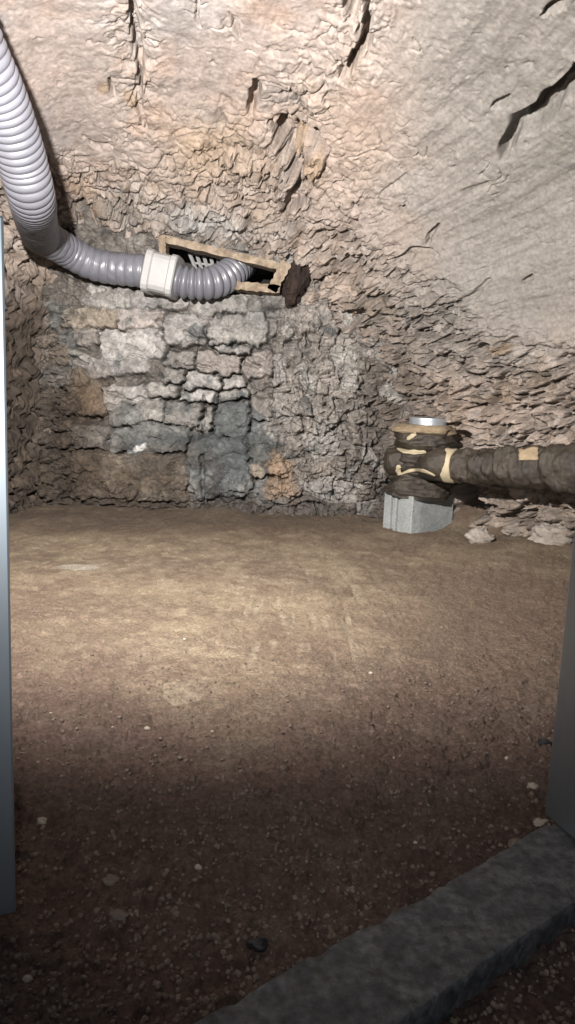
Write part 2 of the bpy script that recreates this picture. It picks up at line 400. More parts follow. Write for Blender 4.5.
# ------------------------------------------------------------------ the end wall of coursed stone
NX, NZ = 640, 450
gx = np.linspace(-1.9, 1.0, NX); gz = np.linspace(-.08, 1.98, NZ)
G = np.stack(np.meshgrid(gx, [YE], gz, indexing='ij'), -1)[:, 0]
P = G.reshape(-1, 3)
px, py = project(P)
wx = 7*fbm(P, 8, 4) + 2.6*perlin(P*31); wy = 6*fbm(P+21, 8, 4) + 2.6*perlin(P*31+7)
def zz(u0, v0, u1, v1): return (50+u0/2.396, 280+v0/2.396, 50+u1/2.396, 280+v1/2.396)
GR, LT, BL, OC, BR, PK = (.35,.335,.315), (.45,.43,.415), (.24,.245,.24), (.33,.28,.225), (.25,.205,.16), (.42,.375,.35)
ST = [(125,120,270,185,LT),(170,70,265,122,PK),(270,90,365,150,LT),(95,187,228,226,LT),(285,175,348,208,GR),(352,174,458,225,PK),(465,178,533,230,PK),
      (278,215,322,242,GR),(325,222,412,262,LT),(415,232,463,260,LT),(312,265,395,295,LT),(410,262,470,290,GR),(130,258,225,295,LT),(20,260,130,320,OC),
      (240,250,305,280,GR),(225,290,272,335,GR),(276,298,368,350,GR),(371,300,394,357,GR),(398,295,475,372,GR),(145,300,222,345,BL),(60,350,140,405,GR),
      (143,352,330,412,BL),(30,412,327,535,BR),(336,385,475,515,BL),(395,158,480,178,LT),(385,88,510,156,GR),(30,75,165,116,OC),(90,22,200,68,GR),(20,120,120,152,PK),
      (45,178,92,208,GR),(0,158,42,200,BR),(480,290,530,330,PK),(478,340,540,400,GR),(210,25,330,68,LT),(340,40,470,82,GR),(-60,60,25,110,BL),(-70,120,15,150,BR),
      (-60,215,40,255,GR),(50,212,92,252,BR),(-70,262,15,330,BR),(-60,340,55,405,BR),(-70,412,25,530,BR),(538,180,560,250,LT),(540,255,600,320,GR),(480,410,560,470,OC),(490,475,600,535,BL),
      (610,120,690,180,PK),(600,200,660,270,GR),(670,190,740,260,LT),(620,280,720,340,GR),(560,335,640,400,PK),(650,350,750,410,GR),(570,80,640,130,LT),(700,270,780,340,GR),(720,420,800,490,BR),(610,420,700,480,OC)]
best = np.full(len(P), -99.); sec = best.copy(); sid = np.full(len(P), -1)
for k, s_ in enumerate(ST):
    x0, y0, x1, y1 = zz(*s_[:4]); cx, cy, hx, hy = (x0+x1)/2, (y0+y1)/2, (x1-x0)/2, (y1-y0)/2
    tl = math.radians(random.uniform(-4, 6)); c_, s2 = math.cos(tl), math.sin(tl)
    rx = (px+wx-cx)*c_ + (py+wy-cy)*s2; ry = -(px+wx-cx)*s2 + (py+wy-cy)*c_
    r = min(6, hx*.4, hy*.45)
    qx = np.abs(rx)-hx+r; qy = np.abs(ry)-hy+r
    sd = -(np.hypot(np.maximum(qx, 0), np.maximum(qy, 0)) + np.minimum(np.maximum(qx, qy), 0) - r)
    m = sd > best; sec = np.where(m, best, np.maximum(sec, sd)); best = np.where(m, sd, best); sid = np.where(m, k, sid)
ins = sstep(-5, -2, best); cush = sstep(-3, 4, best); joint = np.maximum(sstep(3.2, .8, best-sec), sstep(-1, -4, best)*.7)
rnd = np.random.RandomState(5).rand(len(ST), 4)
h1, j1, c1 = flakes(warp(P, 6, .03), .13, (1, 1, .9), 1.0); h2, j2, c2 = flakes(P, .06, (1.2, 1, .8), 1.1); h3, j3, c3 = flakes(P, .03, (1, 1, 1), 1.2)
rough = np.clip(sstep(255, 300, px+wx*2) + sstep(95, 50, px+wx*2) + sstep(300, 275, py+wy*2)*.8 + .6*sstep(470, 510, py+wy), 0, 1)   # rubble round the coursed part
d = .012*fbm(P, 3, 3)
st_h = ins*(.022 + .014*cush) + (rnd[sid, 0]-.4)*.05*ins
gap = np.maximum(sstep(-.12, .35, fbm(P+8, 6, 3)), sstep(.35, .75, blob(px, py, 215, 375, 62, 58)))                                    # where the joint mortar has fallen out
d += st_h*(1-.55*rough) - (.010+.115*gap)*joint*(1-.6*rough)
d += (1-ins)*(.010*h2+.008*h3)*(1-rough)
d += ins*(.012*h1+.016*h2 + .011*h3 + .016*fbm(P, 14, 5))
Pw = warp(P, 9, .03); lines = sstep(.085, 0, np.abs(perlin(Pw*np.array([9, 9, 6.]))))*sstep(.0, .35, fbm(P+6, 6, 2)+.1)
d += rough*(.040*h1 + .036*h2 + .022*h3 - .022*j1 - .014*j2 + .028*fbm(P, 11, 5) - .08*lines)
WCR = [([(205,398),(206,430)], 2.6, .06), ([(203,455),(204,505)], 2.6, .05), ([(158,322),(162,330),(157,336)], 3.5, .05), ([(200,340),(202,346)], 4, .05),
       ([(178,362),(186,366),(212,366)], 1.8, .04), ([(216,392),(214,420)], 2.2, .05), ([(186,332),(200,340),(216,343)], 2.2, .04), ([(245,355),(247,362),(258,366)], 2.4, .04),
       ([(110,392),(130,402),(144,398)], 2.2, .04), ([(60,450),(108,452),(110,438)], 1.6, .03), ([(70,357),(88,364)], 2.4, .05), ([(276,362),(280,386)], 3, .05),
       ([(60,500),(110,500),(180,503)], 2.6, .035), ([(330,300),(345,330)], 4, .05), ([(300,375),(310,400)], 4, .05), ([(335,400),(350,440)], 4, .05)]
dark = np.zeros(len(P))
for pts, w, dp in WCR:
    q, t = polydist(px+wx*.6, py+wy*.6, pts); m = sstep(1, .4, q/(w*(1+.4*perlin(P*15)))); d -= dp*m; dark = np.maximum(dark, m)
stc = np.array([s_[4] for s_ in ST])[sid]*(.80+.45*rnd[sid, 1])[:, None]
C = np.tile(np.array([.22, .20, .18]), (len(P), 1))
n1 = fbm(P, 2.3, 4); n2 = fbm(P+3, 7, 4); n3 = fbm(P+9, 22, 3); n4 = fbm(P+13, 5, 4)
C = mixc(C, (.22, .19, .165), sstep(-.1, .4, n2)*.6)
stm = ins*(.72+.25*sstep(-.4, .3, n2))*(1-.8*joint*gap); C = C*(1-stm[:, None]) + stc*stm[:, None]
C = mixc(C, (.40, .36, .325), rough*sstep(240, 300, px)*.8)
C = mixc(C, (.20, .19, .18), rough*sstep(.0, .45, n2)*.55)
C = mixc(C, (.085, .10, .105), .78*sstep(-.25, .3, n4+.9*n2+1.0*fbm(P+61, 13, 4)+1.2*blob(px, py, 225, 450, 62, 62)-.72))
C = mixc(C, (.09, .10, .105), .65*blob(px, py, 232, 465, 55, 50)*sstep(-.15, .3, n2+fbm(P+66, 16, 4)))
C = mixc(C, (.17, .18, .18), .5*sstep(0, .4, fbm(P+40, 4, 4))*blob(px, py, 190, 380, 90, 90))
C = mixc(C, (.13, .14, .145), .55*blob(px, py, 262, 315, 20, 28))
C = mixc(C, (.09, .105, .115), .7*blob(px, py, 140, 444, 22, 10))
C = mixc(C, (.70, .70, .69), .9*sstep(.4, .7, blob(px+wx, py+wy, 143, 447, 7, 4, -30)))
C = mixc(C, (.14, .15, .15), .7*blob(px, py, 55, 315, 18, 10))
C = mixc(C, (.42, .29, .19), .75*sstep(.15, .5, n2+.9*blob(px, py, 280, 478, 26, 34)-.35)*blob(px, py, 280, 478, 40, 45))
C = mixc(C, (.34, .22, .13), .6*blob(px, py, 88, 400, 22, 22))
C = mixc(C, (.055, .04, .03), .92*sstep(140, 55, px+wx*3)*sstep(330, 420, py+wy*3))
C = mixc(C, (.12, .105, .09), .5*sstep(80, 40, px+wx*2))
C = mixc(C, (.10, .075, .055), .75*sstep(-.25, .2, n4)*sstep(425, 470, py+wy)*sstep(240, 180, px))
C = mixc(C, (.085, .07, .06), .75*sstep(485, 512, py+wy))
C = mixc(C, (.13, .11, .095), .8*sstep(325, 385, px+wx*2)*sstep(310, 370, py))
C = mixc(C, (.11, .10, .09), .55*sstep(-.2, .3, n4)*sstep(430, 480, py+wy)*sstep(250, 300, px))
C = mixc(C, (.46, .45, .43), .5*sstep(330, 290, py+wy*2)*sstep(.0, .4, n2)*sstep(60, 130, px))
C = mixc(C, (.50, .485, .46), .55*rough*sstep(260, 300, px)*sstep(.62, .9, _cr[c1][:, 4]))
C *= (1+.28*n3+.40*(_cr[c2][:, 4]-.5)+.25*(_cr[c3][:, 4]-.5))[:, None]*.84
V = P.copy(); V[:, 1] -= d
hole = inpoly(px+wx*.3, py+wy*.3, HOLE)
F = grid_faces(NX, NZ).reshape(-1, 4)
F = F[~hole[F].all(1)]
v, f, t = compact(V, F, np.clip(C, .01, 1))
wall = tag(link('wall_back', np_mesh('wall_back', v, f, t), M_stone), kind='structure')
# shaft behind the opening
M_shaft = mat('shaft_masonry', (.10, .09, .085), col2=(.06, .055, .05), var=.4, bump=.9, bscale=20, bdist=.02)
hp = [atY(a, b, YE) for a, b in [(158,232),(286,260),(286,298),(158,300)]]
b = MB()
bk = [q + np.array([0, .75, .25]) for q in hp]; hp = [q+np.array([0, .03, 0]) for q in hp]
b.v = [tuple(q) for q in hp+bk]; b.f = [(0,1,5,4),(1,2,6,5),(2,3,7,6),(3,0,4,7),(4,5,6,7)]
b.build('window_1', M_shaft, None); tag(bpy.data.objects['window_1'], kind='structure')

# ------------------------------------------------------------------ earth floor
yr = list(np.linspace(-1.3, .30, 28))
while yr[-1] < 4.85: yr.append(yr[-1] + max(.0035, .0022*yr[-1]**1.15 if yr[-1] < 2 else .0032*yr[-1]))
yr = np.array(yr)
tx = np.concatenate([np.linspace(-1.6, -.43, 60)[:-1], np.linspace(-.43, .43, 640), np.linspace(.43, 1.6, 60)[1:]])
Yg = np.repeat(yr[None], len(tx), 0); Xg = tx[:, None]*(np.maximum(yr, .8)[None]*1.0)
Xg = np.clip(Xg, -2.1, 2.7) if False else Xg
P = np.stack([Xg, Yg, 0*Xg], -1).reshape(-1, 3)
px, py = project(P)
pxw = px+10*fbm(P, 3, 3); pyw = py+10*fbm(P+5, 3, 3)
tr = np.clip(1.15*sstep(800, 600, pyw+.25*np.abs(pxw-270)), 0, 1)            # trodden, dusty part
h = .018*fbm(P, 1.3, 3)
crumb1 = flakes(P*np.array([1, 1, 0])+np.array([0, 0, .37]), .03, (1, 1, 1), .6)
f1, f2, cid, off = voronoi(warp(P, 40, .006)/.016 + np.array([0, 0, .3])); lump = np.clip(.55-f1, 0, 1)*(_cr[cid][:, 0] > .45)*(.4+_cr[cid][:, 1])
f1, f2, cid2, off = voronoi(warp(P, 20, .01)/.042 + np.array([0, 0, .3])); lump2 = np.clip(.5-f1, 0, 1)*(_cr[cid2][:, 0] > .70)*(.4+_cr[cid2][:, 1])
loose = 1-.82*tr
h += loose*(.012*lump + .012*lump2 + .010*crumb1[0] + .012*fbm(P, 18, 5)+.006*fbm(P, 60, 3)) + .010*fbm(P, 6, 4)
h += tr*(.006*fbm(P, 30, 4)+.004*lump*(_cr[cid][:, 2] > .5))
# sweeping marks and a boot print
sw = np.stack([P[:, 0]*30, P[:, 1]*2.2, P[:, 1]*0], 1)
swm = blob(px, py, 300, 615, 90, 55)*sstep(.0, .4, fbm(P+3, 5, 2)+.25)
h -= .006*swm*sstep(.0, .35, perlin(sw))
sw2 = np.stack([(P[:, 0]-.35*P[:, 1])*22, (P[:, 1]+.35*P[:, 0])*3, P[:, 1]*0], 1)
h -= .0035*tr*sstep(.05, .4, perlin(sw2))
fp = atZ(185, 688)
bx = (P[:, 0]-fp[0]); by = (P[:, 1]-fp[1])
foot = sstep(1.0, .86, np.sqrt((bx/.062)**2+(by/.11)**2)); foot2 = sstep(1, .85, np.sqrt(((bx-.015)/.058)**2+((by-.30)/.10)**2))
h -= .005*foot + foot2*(.004+.005*(np.sin(by*260) > 0))
h += foot2*0
# earth heaped a little along the walls
h += .05*sstep(4.25, 4.6, P[:, 1]) *(0.6+fbm(P, 3, 3)) + .10*sstep(.0, .55, P[:, 0]-np.interp(P[:, 1], [2.4, 3.2, 3.95, 4.5], [2.1, 1.75, 1.3, .5]))
for (a, b_, ra, hh) in ((470,525,30,.03),(520,545,30,.03),(60,520,26,.03)):
    q = atZ(a, b_); h += hh*np.exp(-((P[:, 0]-q[0])**2+(P[:, 1]-q[1])**2)/(ra*.0065)**2)
n1 = fbm(P, 2.1, 4); n2 = fbm(P+7, 6, 4); n3 = fbm(P+2, 25, 3)
C = np.tile(np.array([.135, .092, .075]), (len(P), 1))
C = mixc(C, (.165, .125, .10), sstep(-.1, .45, n2)*.5)
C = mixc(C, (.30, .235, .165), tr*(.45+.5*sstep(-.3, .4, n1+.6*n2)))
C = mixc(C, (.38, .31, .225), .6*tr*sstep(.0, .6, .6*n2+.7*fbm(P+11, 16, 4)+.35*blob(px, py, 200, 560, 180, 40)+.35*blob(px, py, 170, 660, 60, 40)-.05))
C = mixc(C, (.42, .36, .27), .8*swm*sstep(.05, .4, fbm(sw, 1, 3)))
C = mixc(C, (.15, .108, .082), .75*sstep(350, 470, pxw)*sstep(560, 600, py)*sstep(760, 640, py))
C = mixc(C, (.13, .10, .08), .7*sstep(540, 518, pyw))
C = mixc(C, (.46, .42, .35), .7*sstep(.3, .7, blob(px, py, 80, 568, 26, 4)))
C = mixc(C, (.40, .34, .26), .30*foot*sstep(-.2, .3, n2+n3))
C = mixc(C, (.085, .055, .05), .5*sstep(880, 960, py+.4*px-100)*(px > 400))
C = mixc(C, (.30, .25, .21), .55*loose*(lump > .28)*(_cr[cid][:, 3] > .8))
C *= (1+.30*n3+.25*loose*(_cr[cid][:, 2]-.5))[:, None]
FLOOR_P, FLOOR_H = P, h
V = P.copy(); V[:, 2] = h
F = grid_faces(len(tx), len(yr)).reshape(-1, 4)
xc = V[F].mean(1)
lim_r = np.interp(xc[:, 1], [0, 2.3, 3, 3.6, 3.95, 4.5, 4.9], [2.5, 2.5, 2.3, 2.1, 1.8, .95, .5])
F = F[(xc[:, 0] > -1.95) & (xc[:, 0] < lim_r)][:, ::-1]
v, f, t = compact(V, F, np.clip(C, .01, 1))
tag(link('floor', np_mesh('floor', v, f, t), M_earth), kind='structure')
_ft = (len(tx), len(yr))
_Hg = h.reshape(_ft)
def floor_z(x, y):
    j = int(np.argmin(np.abs(yr-y))); i = int(np.argmin(np.abs(tx*max(yr[j], .8)-x))); return float(_Hg[i, j])

# ------------------------------------------------------------------ threshold, door leaf and jamb
zt = .045
a0, a1 = atZ(190, 1024, zt), atZ(548, 824, zt); c0, c1_ = atZ(392, 1024, zt), atZ(575, 905, zt)
dr = (a1-a0); dr /= np.linalg.norm(dr); nrm = np.array([dr[1], -dr[0], 0]); wid = float(np.dot(c0-a0, nrm)*.5+np.dot(c1_-a0, nrm)*.5)
T0 = a0 - dr*.42; T1 = a1 + dr*.30
nl, nw = 260, 46
sl = np.linspace(0, 1, nl); 
prof_w = np.concatenate([[0, 0, 0], np.linspace(0, 1, nw-6), [1, 1, 1]]); prof_z = np.concatenate([[-.10, -.05, -.008], np.zeros(nw-6), [-.008, -.05, -.10]])
prof_w[3] = .012; prof_w[-4] = .988
Gs = (T0[None, None]+(T1-T0)[None, None]*sl[:, None, None]) + nrm[None, None]*(prof_w*wid)[None, :, None] + np.array([0, 0, 1.])[None, None]*prof_z[None, :, None]
Q = Gs.reshape(-1, 3)
edge = np.minimum(np.tile(prof_w, nl), 1-np.tile(prof_w, nl))
Q = Q + np.array([0, 0, 1.])[None]*((.003*fbm(Q, 9, 3)+.0016*fbm(Q, 40, 3)) - .012*sstep(.06, 0, edge)*sstep(.05, .5, fbm(Q, 14, 3)))[:, None]
Q += nrm[None]*(.006*fbm(Q, 7, 3)*sstep(.1, 0, edge))[:, None]
Fq = grid_faces(nl, nw).reshape(-1, 4)
ends = [tuple(range(nw)), tuple(((nl-1)*nw+k) for k in range(nw))[::-1], tuple([k*nw for k in range(nl)][::-1]+[])]
me = bpy.data.meshes.new('stone_threshold')
me.from_pydata([tuple(q) for q in Q.tolist()], [], [tuple(x) for x in Fq.tolist()]+ends[:2]+[tuple([k*nw for k in range(nl)]+[k*nw+nw-1 for k in range(nl)][::-1])]); me.update()
tag(link('stone_threshold', me, M_slab), 'dark grey stone threshold slab crossing the bottom right of the doorway', 'threshold')

# left: open steel leaf
q0 = atZ(16.0, 913, .03); q1 = q0*0.60; q1[2] = .03
q1 = q0 + np.array([-.22, -.10, 0])
top = atY(13.0, 216, q0[1])[2]
tv = (q1-q0); tv /= np.linalg.norm(tv); tn = np.array([-tv[1], tv[0], 0.])
if tn[1] < 0: tn = -tn
def upz(q, z): return (q[0], q[1], z)
b = MB(); b.hexa([upz(q0, .03), upz(q1, .03), upz(q1+tn*.035, .03), upz(q0+tn*.035, .03)], [upz(q0, top), upz(q1, top), upz(q1+tn*.035, top), upz(q0+tn*.035, top)])
o = b.build('door_1', M_steel, None, bevel=.003); tag(o, kind='structure')
# right: jamb lining
r0 = atZ(545, 811, .055); r1 = atZ(577, 838, .055)
rd = r1-r0; rd /= np.linalg.norm(rd); rn = np.array([-rd[1], rd[0], 0]); rn = rn if rn[0] > 0 else -rn
r1 = r0+rd*.16
b = MB(); b.hexa([upz(r0, .05), upz(r1, .05), upz(r1+rn*.04, .05), upz(r0+rn*.04, .05)], [upz(r0, 1.1), upz(r1, 1.1), upz(r1+rn*.04, 1.1), upz(r0+rn*.04, 1.1)])
o = b.build('trim_1', M_steel, None, bevel=.002); tag(o, kind='structure')

# ------------------------------------------------------------------ timber frame round the opening, grille in the shaft
fr = empty('wooden_frame', tuple(atY(222, 296, YE-.03)), 'weathered wooden frame around the dark opening high in the stone wall', 'frame')
def board(name, p, q, hgt, dep, y, m=M_wood, parent=fr):
    A = atY(*p, y); B = atY(*q, y); u = B-A; L = np.linalg.norm(u); u /= L; n = np.cross(u, [0, 1, 0]); n /= np.linalg.norm(n)
    if n[2] < 0: n = -n
    k = 14; V = []; 
    for i in range(k+1):
        c = A+u*L*i/k; w = hgt*(.5+.06*math.sin(i*2.1)+.05*random.uniform(-1, 1)); dd = np.array([0, dep/2, 0])
        V += [c-n*w-dd, c+n*w-dd, c+n*w+dd, c-n*w+dd]
    F = []
    for i in range(k):
        for j in range(4): F.append((4*i+j, 4*i+(j+1) % 4, 4*i+4+(j+1) % 4, 4*i+4+j))
    F += [(3,2,1,0), (4*k, 4*k+1, 4*k+2, 4*k+3)]
    b = MB(); b.add(V, F); return b.build(name, m, parent, smooth=False)
board('lintel_board', (163,240), (280,268), .040, .12, YE-.06)
board('side_board', (163.5,238), (164.5,258), .040, .12, YE-.07)
board('sill_board', (236,287), (280,291), .045, .15, YE-.05)
board('side_board', (272,292), (287,264), .060, .13, YE-.06)
# dark brown lump at the right end of the frame
rt = MB()
A = atY(296, 280, YE-.04)
th = np.linspace(0, PI, 26); ph = np.linspace(0, 2*PI, 40, endpoint=False)
sp = np.stack([np.sin(th)[:, None]*np.cos(ph)[None], np.sin(th)[:, None]*np.sin(ph)[None], np.repeat(np.cos(th)[:, None], 40, 1)], -1).reshape(-1, 3)
V = sp*np.array([.065, .09, .13])*(1+.35*fbm(sp, 1.8, 4)+.35*flakes(sp, .7)[0])[:, None]
V[:, 0] += V[:, 2]*.25
me = poly_mesh('dark_lump', V+A, grid_faces(26, 40, wrap=True).reshape(-1, 4))
o = link('dark_lump', me, M_lump, smooth=False); me.transform(Matrix.Translation(Vector(-A))); o.location = A
tag(o, 'dark brown lump at the right end of the wooden frame', 'timber')
# grille
g = empty('white_grille', tuple(atY(208, 268, YE+.25)), 'bright white lattice grille leaning inside the opening behind the grey hose', 'grille')
gp = [atY(186, 245, YE+.22), atY(232, 250, YE+.22), atY(232, 276, YE+.12), atY(197, 272, YE+.12)]
def gl(s, t): return (gp[0]*(1-s)+gp[1]*s)*(1-t)+(gp[3]*(1-s)+gp[2]*s)*t
def bar(b, A, B, w=.009):
    Vv, Ff = sweep(np.linspace(A, B, 3), np.full(3, w), 6); b.add(Vv, [tuple(dict.fromkeys(f)) for f in Ff.tolist()])
b = MB()
for k in range(7): bar(b, gl(k/6, 0), gl(k/6, 1), .012)
b.build('vertical_bars', M_white, g)
b = MB()
for k in range(4): bar(b, gl(0, k/3), gl(1, k/3), .007)
b.build('cross_bars', M_white, g)

# ------------------------------------------------------------------ grey flexible duct
dk = empty('flexible_duct', tuple(atY(100, 262, 4.30)), 'grey corrugated flexible duct running down the left corner into the wall opening', 'duct')
up = [atY(-52, -20, 2.55), atY(-22, 50, 2.68), atY(3, 105, 2.85), atY(21, 158, 3.03), atY(31, 195, 3.2), atY(36, 220, 3.62), atY(41, 236, 4.02)]
R = .097
def hose(name, pts, r, pitch, depth, sharp=1.0, crinkle=0, taper=None):
    Pp, q = spline(pts, 40); L = q[-1]; n = int(L/pitch*14); Pp, q = spline(pts, n)
    prf = np.abs(np.sin(PI*q/pitch))**sharp
    rr = r + depth*(prf-1.0)
    if taper: rr = rr*np.interp(q/L, taper[0], taper[1])
    a = np.linspace(0, 2*PI, 48, endpoint=False)
    RR = np.repeat(rr[:, None], 48, 1)
    if crinkle:
        X = np.stack([np.repeat(q[:, None], 48, 1)*20, np.cos(a)[None]*2+0*q[:, None], np.sin(a)[None]*2+0*q[:, None]], -1).reshape(-1, 3)
        RR = RR + crinkle*fbm(X, 1.6, 3).reshape(RR.shape)
    Vv, Ff = sweep(Pp, RR, 48)
    me = poly_mesh(name, Vv, Ff); return link(name, me, M_hose, dk)
hose('upper_hose', up, R, .031, .010, .6, .002)
hose('lower_hose', [atY(46, 238, 4.06), atY(66, 250, 4.24), atY(88, 262, 4.32), atY(112, 268, 4.34), atY(154, 272, 4.33)], R*.93, .050, .007, .5, .005)
end = [atY(168, 278, 4.32), atY(190, 283, 4.32), atY(210, 283, 4.34), atY(226, 277, 4.42), atY(237, 268, 4.55), atY(243, 263, 4.75)]
hose('outlet_hose', end, R*.95, .040, .022, .7)
# coupling: a square-edged white sleeve with two collars
ca, cb = atY(150, 272, 4.31), atY(176, 278, 4.30)
u = (cb-ca)/np.linalg.norm(cb-ca)
def rsq(b, A, B, ra, rb, pw=5):
    n = 36; a = np.linspace(0, 2*PI, n, endpoint=False)+.25; z_ = np.array([0, 0, 1.]); f_ = np.cross(u, z_); f_ /= np.linalg.norm(f_); z2 = np.cross(f_, u)
    k = (np.abs(np.cos(a))**pw+np.abs(np.sin(a))**pw)**(-1/pw)
    ring = lambda c, r: c[None]+r*k[:, None]*(np.cos(a)[:, None]*f_[None]+np.sin(a)[:, None]*z2[None])
    Vv = np.vstack([ring(A, ra*.93), ring(A+u*.006, ra), ring(B-u*.006, rb), ring(B, rb*.93)])
    Ff = [tuple(x) for x in grid_faces(4, n, wrap=True).reshape(-1, 4).tolist()]+[tuple(range(n))[::-1], tuple(range(3*n, 4*n))]
    b.add(Vv, Ff)
cpl = MB(); rsq(cpl, ca, cb, .108, .108); cpl = cpl.build('coupling', M_white, dk, smooth=False)
b = MB(); rsq(b, ca-u*.015, ca+u*.03, .118, .118); b.build('collar', M_white, cpl)
b = MB(); rsq(b, cb-u*.028, cb+u*.012, .116, .116); b.build('collar', M_white, cpl)
# thin black cable under the duct
Pp, q = spline([atY(52, 256, 4.36), atY(66, 264, 4.38), atY(80, 272, 4.40), atY(98, 277, 4.40), atY(120, 276, 4.42)], 40)
Vv, Ff = sweep(Pp, np.full(40, .008), 8)
o = link('cable', poly_mesh('cable', Vv, Ff), M_black); tag(o, 'thin black cable sagging just below the grey duct', 'cable')

# ------------------------------------------------------------------ wrapped pipe on a concrete block
YP = 4.12
blk_c = atZ(411, 531, .02)
# block: corner edge at px 411, left face runs back-left, front face runs right
cB = blk_c.copy(); cB[2] = 0
fx = atZ(456, 529, .02)-blk_c; fx[2] = 0; fx /= np.linalg.norm(fx)
lx = np.array([-fx[1], fx[0], 0]);
ang = math.radians(38); bx_ = np.array([1*math.cos(-.08), math.sin(-.08)+0.0, 0]); by_ = np.array([-math.sin(math.radians(41)), math.cos(math.radians(41)), 0])
# a true right angle, turned so that both faces show
tb = math.radians(38); bx_ = np.array([math.cos(tb), math.sin(tb), 0]); by_ = np.array([-math.sin(tb), math.cos(tb), 0])
bw, bl, bh = .355, .225, .215
bo = empty('concrete_block', tuple(cB+bx_*bw/2+by_*bl/2), 'grey concrete block on the earth floor under the wrapped pipe', 'block')
def bp_(a, b_, z): return cB+bx_*a+by_*b_+np.array([0, 0, z])
b = MB()
def bbox(x0, x1, y0, y1, z0, z1): b.hexa([bp_(x0,y0,z0),bp_(x1,y0,z0),bp_(x1,y1,z0),bp_(x0,y1,z0)], [bp_(x0,y0,z1),bp_(x1,y0,z1),bp_(x1,y1,z1),bp_(x0,y1,z1)])
bbox(.02, bw, 0, bl, -.03, bh); b.build('core', M_block, bo, bevel=.006, subdiv=3, jitter=.006, jscale=14)
b = MB()
bbox(0, .03, .0, .10, -.03, bh); bbox(0, .03, .125, .145, -.03, bh); bbox(0, .03, .17, bl, -.03, bh)
b.build('end_web', M_block, bo, bevel=.004)
b = MB()
xs = np.linspace(0, 1, 2)

pp = empty('insulated_pipe', tuple(cB+bx_*bw/2+by_*bl/2+np.array([0, 0, bh])), 'brown wrapped insulated pipe with tee standing on the concrete block', 'pipe')
cen = cB+bx_*bw*.50+by_*bl*.42
def zpx(py_, x=425): return atY(x, py_, cen[1])[2]
def cpx(px_, py_): return atY(px_, py_, cen[1])
def lathe(name, rows, m, seed=0, amp=.10, fold=.0, seg=64, sub=10, parent=pp):
    """soft wrapped body: rows of (pixel centre x, pixel y, radius)"""
    rows = sorted(rows, key=lambda r: -r[1])
    pts = [tuple(cpx(r[0], r[1])) + (r[2],) for r in rows]
    Pp, q = spline(pts, len(pts)*sub); path, rad = Pp[:, :3], Pp[:, 3]
    a = np.linspace(0, 2*PI, seg, endpoint=False)
    V = path[:, None]+rad[:, None, None]*np.stack([np.cos(a), np.sin(a), 0*a], -1)[None]
    X = V.reshape(-1, 3)+seed
    dd = amp*(fbm(X*np.array([1, 1, 2.2]), 7, 4)) + fold*ridged(X*np.array([1, 1, 2.6]) + .3*X[:, [2, 0, 1]], 5, 2)
    out = np.tile(np.stack([np.cos(a), np.sin(a), 0*a], -1)[None], (len(path), 1, 1)).reshape(-1, 3)
    V = V.reshape(-1, 3)+out*dd[:, None]
    n = len(path); F = grid_faces(n, seg, wrap=True).reshape(-1, 4).tolist()
    F += [list(range(seg))[::-1], list(range((n-1)*seg, n*seg))]
    me = bpy.data.meshes.new(name); me.from_pydata([tuple(v) for v in V.tolist()], [], F); me.update()
    return link(name, me, m, parent)
lathe('skirt_wrap', [(419,496,.150),(418,493,.166),(418,488,.168),(419,483,.158),(420,477,.15),(421,473,.12)], M_wrap, 1, .045, .035)
lathe('tee_wrap', [(420,478,.12),(420,474,.138),(420,466,.142),(421,458,.142),(422,452,.135),(423,449,.11)], M_wrap, 2, .045, .035)
lathe('upper_wrap', [(424,451,.12),(424,448,.138),(425,442,.15),(425,436,.148),(425,432,.130)], M_wrap, 3, .04, .035)
lathe('foam_collar', [(425,434,.135),(424,432,.158),(424,428,.156),(425,425,.132),(426,424.5,.10)], M_foam, 4, .05, .02)
lathe('steel_cap', [(428,427,.104),(428,426.9,.106),(428,418,.106),(428,417.6,.102)], M_steel_dull, 5, 0, 0, sub=3)
def wrap_tube(name, pts, r, m, seed=0, amp=.02, fold=.012, n=60, seg=48, parent=pp):
    P4, q = spline([tuple(p)+(k,) for p, k in zip(pts, r)], n)
    a = np.linspace(0, 2*PI, seg, endpoint=False)
    X = np.stack([np.repeat(q[:, None], seg, 1)*1.0, .12*np.cos(a)[None]+0*q[:, None], .12*np.sin(a)[None]+0*q[:, None]], -1).reshape(-1, 3)+seed
    dd = amp*fbm(X, 9, 4)+fold*(ridged(X*np.array([1.8, 1, 1]), 6, 2)-.6)
    Vv, Ff = sweep(P4[:, :3], P4[:, 3][:, None]+dd.reshape(n, seg), seg)
    return link(name, poly_mesh(name, Vv, Ff), m, parent)
# left stub of the tee, bent shoulder and run along the wall
wrap_tube('tee_stub', [cpx(415,464), cpx(402,462), cpx(393,462), cpx(386,463), cpx(384,463)], [.09,.095,.085,.06,.015], M_wrap, 7, .02, .015, 30)
ay = np.linspace(0, 1, 7)
run = lambda px_, py_, y: atY(px_, py_, y)
wrap_tube('pipe_wrap', [cpx(424,466)-np.array([0,.06,0]), run(436,465,3.98), run(448,465,3.96), run(455,465,3.95)], [.075,.082,.084,.078], M_wrap, 8, .015, .01, 30)
def ypipe(x): return 3.95-(x-450)*.0034
def ry(x): return .082+(x-450)*.00024
segs = [(456,481),(481,499),(499,516),(516,547),(547,585),(585,640)]
for k, (x0, x1) in enumerate(segs):
    xs = np.linspace(x0-1.2, x1+1.2, 9); t = np.linspace(-1, 1, 9)
    pts = [run(x, 465.5+(x-450)*.022, ypipe(x)) for x in xs]
    rr = [ry(x)*(.90+.12*(1-abs(tt)**5)) for x, tt in zip(xs, t)]
    wrap_tube('pipe_wrap', pts, rr, M_wrap, 10+k, .026, .022, 64)
